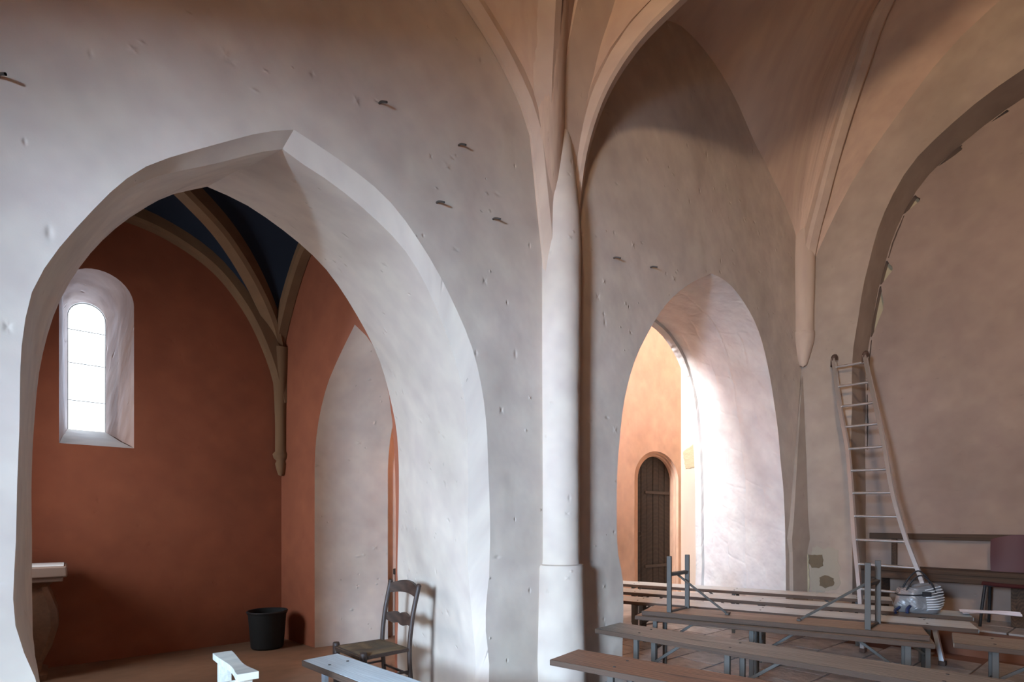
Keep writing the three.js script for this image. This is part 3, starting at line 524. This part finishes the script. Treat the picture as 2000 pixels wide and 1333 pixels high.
// ---------------------------------------------------------------- ladder
{
  const o = thing('ladder', 'aluminium ladder with flared rails leaning on the corner pier', 'ladder', [0, 0, 0]);
  const lx = (h) => lerp(5.86, 6.72, h / 3.11), lz = curve1([[0, 0.95], [0.52, 0.88], [1.08, 0.78], [1.56, 0.708], [2.045, 0.626], [2.53, 0.504], [3.11, 0.387]]), rz = curve1([[0, 1.56], [0.64, 1.387], [1.09, 1.213], [1.54, 1.073], [2.0, 0.972], [2.47, 0.854], [3.04, 0.707], [3.2, 0.68]]);
  const railGeo = (f, top) => { const p = []; for (let i = 0; i <= 20; i++) { const h = lerp(0.005, top, i / 20); p.push(V(lx(h), h, f(h))); } const w = 0.017, d = 0.03, prof = [[-w, -d], [w, -d], [w, d], [-w, d], [-w, -d]]; return skin(prof.map(([a, b]) => p.map((q) => V(q.x + b * 0.96, q.y - b * 0.27, q.z + a))), 0.4); };
  part('rail', railGeo(lz, 3.1), alu, o); part('rail', railGeo(rz, 3.06), alu, o);
  [3.0, 2.76, 2.52, 2.28, 2.03, 1.79, 1.55, 1.31, 1.07, 0.83, 0.59, 0.35].forEach((h) => part('rung', tube([V(lx(h), h, lz(h)), V(lx(h), h - 0.005, (lz(h) + rz(h)) / 2), V(lx(h), h - 0.01, rz(h))], 0.014, 6, 8), alu, o));
  const cap = std({ name: 'worn_brown_rubber', color: lin(0.09, 0.05, 0.035), roughness: 0.6 });
  for (const [f, h] of [[lz, 3.11], [rz, 3.07]]) { const g = tube([V(lx(h) - 0.02, h - 0.09, f(h)), V(lx(h), h + 0.01, f(h)), V(lx(h) + 0.035, h + 0.03, f(h)), V(lx(h) + 0.05, h - 0.01, f(h))], 0.028, 16, 8); part('end_cap', g, cap, o); }
  for (const f of [lz, rz]) part('foot', box(0.07, 0.04, 0.05, lx(0.02), 0.022, f(0.02)), cap, o);
}

// ---------------------------------------------------------------- bag and paper on the benches
{
  const o = thing('carrier_bag', 'slumped silver striped bag with black handles on a pale bench', 'bag', [5.66, 0.471, 1.42], 0.62); o.scale.setScalar(0.8);
  const rows = [], n = 40;
  const sil = std({ name: 'silver_woven_plastic', color: lin(0.24, 0.245, 0.25), bumpMap: rep(plasterBump, 3), bumpScale: 0.02, roughness: 0.38, metalness: 0.3 });
  for (const [y, rx, rz2] of [[0.0, 0.13, 0.16], [0.02, 0.165, 0.2], [0.08, 0.175, 0.215], [0.14, 0.165, 0.21], [0.2, 0.14, 0.2], [0.25, 0.115, 0.185], [0.28, 0.1, 0.17], [0.29, 0.08, 0.15], [0.26, 0.06, 0.12]]) {
    const r = []; for (let i = 0; i <= n; i++) { const a = 6.2832 * i / n, k = 1 + 0.09 * Math.sin(3 * a + y * 14) + 0.05 * Math.sin(7 * a + 2); r.push(V(rx * k * Math.cos(a), y + 0.05 * Math.sin(a) * (y > 0.1 ? (y - 0.1) * 5 : 0) * 0.6, rz2 * k * Math.sin(a))); } rows.push(r);
  }
  part('bag_body', skin(rows, 0), sil, o);
  const white = std({ name: 'white_stripe', color: lin(0.82, 0.84, 0.86), roughness: 0.4 });
  for (let j = 0; j < 9; j++) { const y = 0.05 + j * 0.024, p = []; for (let i = 0; i <= 14; i++) { const a = lerp(0.7, 3.0, i / 14), rr = interp([[0, 0.2], [0.08, 0.215], [0.14, 0.21], [0.2, 0.2], [0.25, 0.185], [0.28, 0.17]])(y), rx = interp([[0, 0.165], [0.08, 0.175], [0.14, 0.165], [0.2, 0.14], [0.25, 0.115], [0.28, 0.1]])(y), k = 1.02 + 0.09 * Math.sin(3 * a + y * 14) + 0.05 * Math.sin(7 * a + 2); p.push(V(rx * k * Math.cos(a), y + 0.02 * Math.sin(a) + 0.05 * Math.sin(a) * (y > 0.1 ? (y - 0.1) * 3 : 0), rr * k * Math.sin(a))); } part('stripe', tube(p, 0.005, 28, 5), white, o); }
  part('handle', tube([V(-0.07, 0.22, -0.13), V(-0.09, 0.33, -0.09), V(-0.08, 0.40, 0.0), V(-0.09, 0.33, 0.09), V(-0.08, 0.22, 0.14)], 0.009, 30, 6), black, o);
  part('handle', tube([V(0.05, 0.24, -0.12), V(0.03, 0.37, -0.06), V(0.04, 0.44, 0.03), V(0.03, 0.35, 0.12), V(0.05, 0.23, 0.15)], 0.009, 30, 6), black, o);
  part('band', tube(rows[4].map((p) => V(p.x * 1.02, p.y, p.z * 1.02)), 0.008, 60, 5), black, o);
  part('buckle', box(0.02, 0.05, 0.08, -0.15, 0.21, 0.03, 0.005), black, o);
  const blue = std({ name: 'navy_strap', color: lin(0.012, 0.025, 0.08), roughness: 0.5 });
  part('strap', tube([V(-0.1, 0.06, -0.2), V(-0.13, 0.03, -0.25), V(-0.17, 0.03, -0.27), V(-0.21, 0.012, -0.28)], 0.014, 14, 6), blue, o);
  part('strap', tube([V(-0.14, 0.08, -0.12), V(-0.18, 0.05, -0.16), V(-0.2, 0.014, -0.17)], 0.016, 14, 6), blue, o);
}
{
  const o = thing('paper_sheet', 'curled white plastic sheet lying beside the striped bag', 'sheet', [5.86, 0.479, 1.74], 0.3);
  const rows = []; for (let j = 0; j <= 10; j++) { const r = []; for (let i = 0; i <= 14; i++) { const u = i / 14, v = j / 10; r.push(V(lerp(-0.12, 0.16, v) * (1 - 0.75 * u), 0.006 + 0.022 * Math.sin(u * 2.2) * (0.4 + 0.6 * v) + 0.006 * Math.sin(9 * v + 5 * u), lerp(-0.06, 0.32, u))); } rows.push(r); }
  part('sheet', [skin(rows, 0), skin(rows.map((r) => r.map((p) => V(p.x, p.y + 0.002, p.z))), 0, true)], std({ name: 'white_sheet', color: lin(0.78, 0.78, 0.84), roughness: 0.35 }), o);
}

// ---------------------------------------------------------------- altar, bin and bench in the chapels
{
  const o = thing('altar', 'baroque altar with bulging painted front under a pale stone top', 'altar', [-0.5, 0, -2.95]);
  part('altar_top', [box(0.98, 0.085, 0.5, 0, 0.858, 0, 0.012), box(0.93, 0.04, 0.46, 0, 0.8, 0, 0.01)], std({ name: 'altar_stone', color: lin(0.36, 0.25, 0.19), roughness: 0.6 }), o);
  part('altar_cloth', box(0.94, 0.006, 0.46, 0, 0.904, 0, 0.002), std({ name: 'white_linen', color: lin(0.8, 0.78, 0.74) }), o);
  const prof = [[0.36, 0], [0.37, 0.05], [0.33, 0.07], [0.345, 0.15], [0.40, 0.28], [0.435, 0.42], [0.43, 0.55], [0.39, 0.68], [0.37, 0.74], [0.41, 0.78]], rows = prof.map(([hw, y]) => { const d = 0.2 * hw / 0.43; return [V(-hw, y, -0.2), V(-hw, y, d * 0.8), V(-hw * 0.9, y, d), V(0, y, d * 1.06), V(hw * 0.9, y, d), V(hw, y, d * 0.8), V(hw, y, -0.2), V(-hw, y, -0.2)]; });
  const paint = std({ name: 'brown_marbled_paint', color: lin(0.26, 0.13, 0.07), map: rep(stoneMap, 2), roughness: 0.5 });
  part('altar_body', skin(rows, 0.5), paint, o);
}
{
  const o = thing('bin', 'black round bin on the floor in the corner of the red chapel', 'bin', [1.52, 0, -2.88]);
  part('bin_body', new THREE.LatheGeometry([[0.001, 0.004], [0.14, 0.004], [0.15, 0.02], [0.175, 0.34], [0.185, 0.35], [0.185, 0.37], [0.17, 0.37], [0.165, 0.34], [0.14, 0.03], [0.001, 0.025]].map((p) => new THREE.Vector2(...p)), 28), std({ name: 'black_plastic', color: lin(0.005, 0.006, 0.006), roughness: 0.8 }), o);
  part('rim', new THREE.TorusGeometry(0.18, 0.01, 6, 28).rotateX(Math.PI / 2).translate(0, 0.365, 0), black, o);
}
{
  const o = thing('rail_bench', 'wooden bench with a back rail seen through the passage between the chapels', 'bench', [2.72, 0, -2.42]);
  part('seat_board', box(1.0, 0.04, 0.3, 0.5, 0.44, 0.05), W.oak, o); part('back_rail', box(1.0, 0.065, 0.03, 0.5, 0.71, -0.12), W.oak, o);
  for (const x of [0.04, 0.96]) { part('back_post', box(0.05, 0.74, 0.04, x, 0.37, -0.11), W.oak, o); part('leg', box(0.05, 0.42, 0.05, x, 0.21, 0.15), W.oak, o); }
}

// ---------------------------------------------------------------- iron pegs in the arcade wall
function peg(label, x, y) { const o = thing('wall_peg', label, 'peg', [x, y, 0]); part('shank', tube([V(0, 0.004, -0.03), V(0.005, 0.003, 0.025), V(0.02, -0.006, 0.055), V(0.03, -0.012, 0.07)], 0.0075, 14, 6), iron, o); o.rotation.z = 0.5 * (rnd() - 0.5) - 0.2; o.scale.setScalar(0.8); o.userData.group = 'iron pegs in the arcade wall'; }
peg('bent iron peg in the wall above the left haunch of the big arch', -0.205, 2.915);
peg('iron peg set highest in the wall above the apex of the big arch', 1.331, 3.578);
peg('iron peg in the wall high beside the rib springing', 1.86, 3.58);
peg('iron peg beside the right haunch of the big arch', 1.702, 3.165);
peg('iron peg in the wall close to the half-round respond', 2.128, 3.219);
peg('iron peg just east of the half-round respond', 3.334, 3.342);
peg('iron peg above the left haunch of the far arch', 3.815, 3.414);

// ---------------------------------------------------------------- corbel, damage and battered corner at the east end
{
  const t2 = struct('trim_2');
  const g = new THREE.LatheGeometry([[0.001, 3.1], [0.04, 3.12], [0.08, 3.25], [0.115, 3.38], [0.125, 3.46], [0.125, 3.5], [0.115, 3.505], [0.115, 3.7], [0.125, 4.0], [0.13, 4.4], [0.1, 4.8]].map((p) => new THREE.Vector2(...p)), 24); g.translate(6.76, 0, 0.04);
  part('corbel', g, M.rib, t2);
  // battered plaster fillet in the corner between arch and end wall
  const rows = [[6.8, 3.0, 0.0], [6.62, 2.0, 0.04], [6.5, 1.3, 0.06], [6.42, 1.05, 0.08], [6.48, 0.9, 0.05], [6.5, 0.0, 0.06]].map(([x, y, d]) => [V(x, y, 0.0), V(x + 0.02, y, d * 0.6), V(XE - 0.01, y, 0.02 + d)]);
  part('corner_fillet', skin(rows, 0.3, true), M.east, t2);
  const eastPatch = (name, pts, mat, x = XE) => { const q = flat(jag(pts).map(([z, y]) => [-z, y]), 0.01); q.rotateY(Math.PI / 2); q.translate(x - 0.011, 0, 0); part(name, q, mat, east); };
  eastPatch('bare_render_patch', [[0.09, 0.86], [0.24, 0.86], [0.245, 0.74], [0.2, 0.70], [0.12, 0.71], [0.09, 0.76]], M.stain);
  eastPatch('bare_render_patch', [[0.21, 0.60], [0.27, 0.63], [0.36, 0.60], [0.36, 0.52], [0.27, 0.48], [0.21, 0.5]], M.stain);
  eastPatch('bare_render_patch', [[0.12, 0.94], [0.17, 0.965], [0.24, 0.93], [0.33, 0.955], [0.40, 0.93], [0.395, 0.80], [0.43, 0.73], [0.40, 0.66], [0.43, 0.55], [0.38, 0.47], [0.27, 0.44], [0.22, 0.36], [0.13, 0.38], [0.10, 0.6]], M.buff, XE + 0.007);
  eastPatch('bare_render_patch', [[0.03, 0.9], [0.085, 0.86], [0.088, 0.7], [0.1, 0.5], [0.06, 0.3], [0.02, 0.3]], M.render);
}
renderer.render(scene, camera);
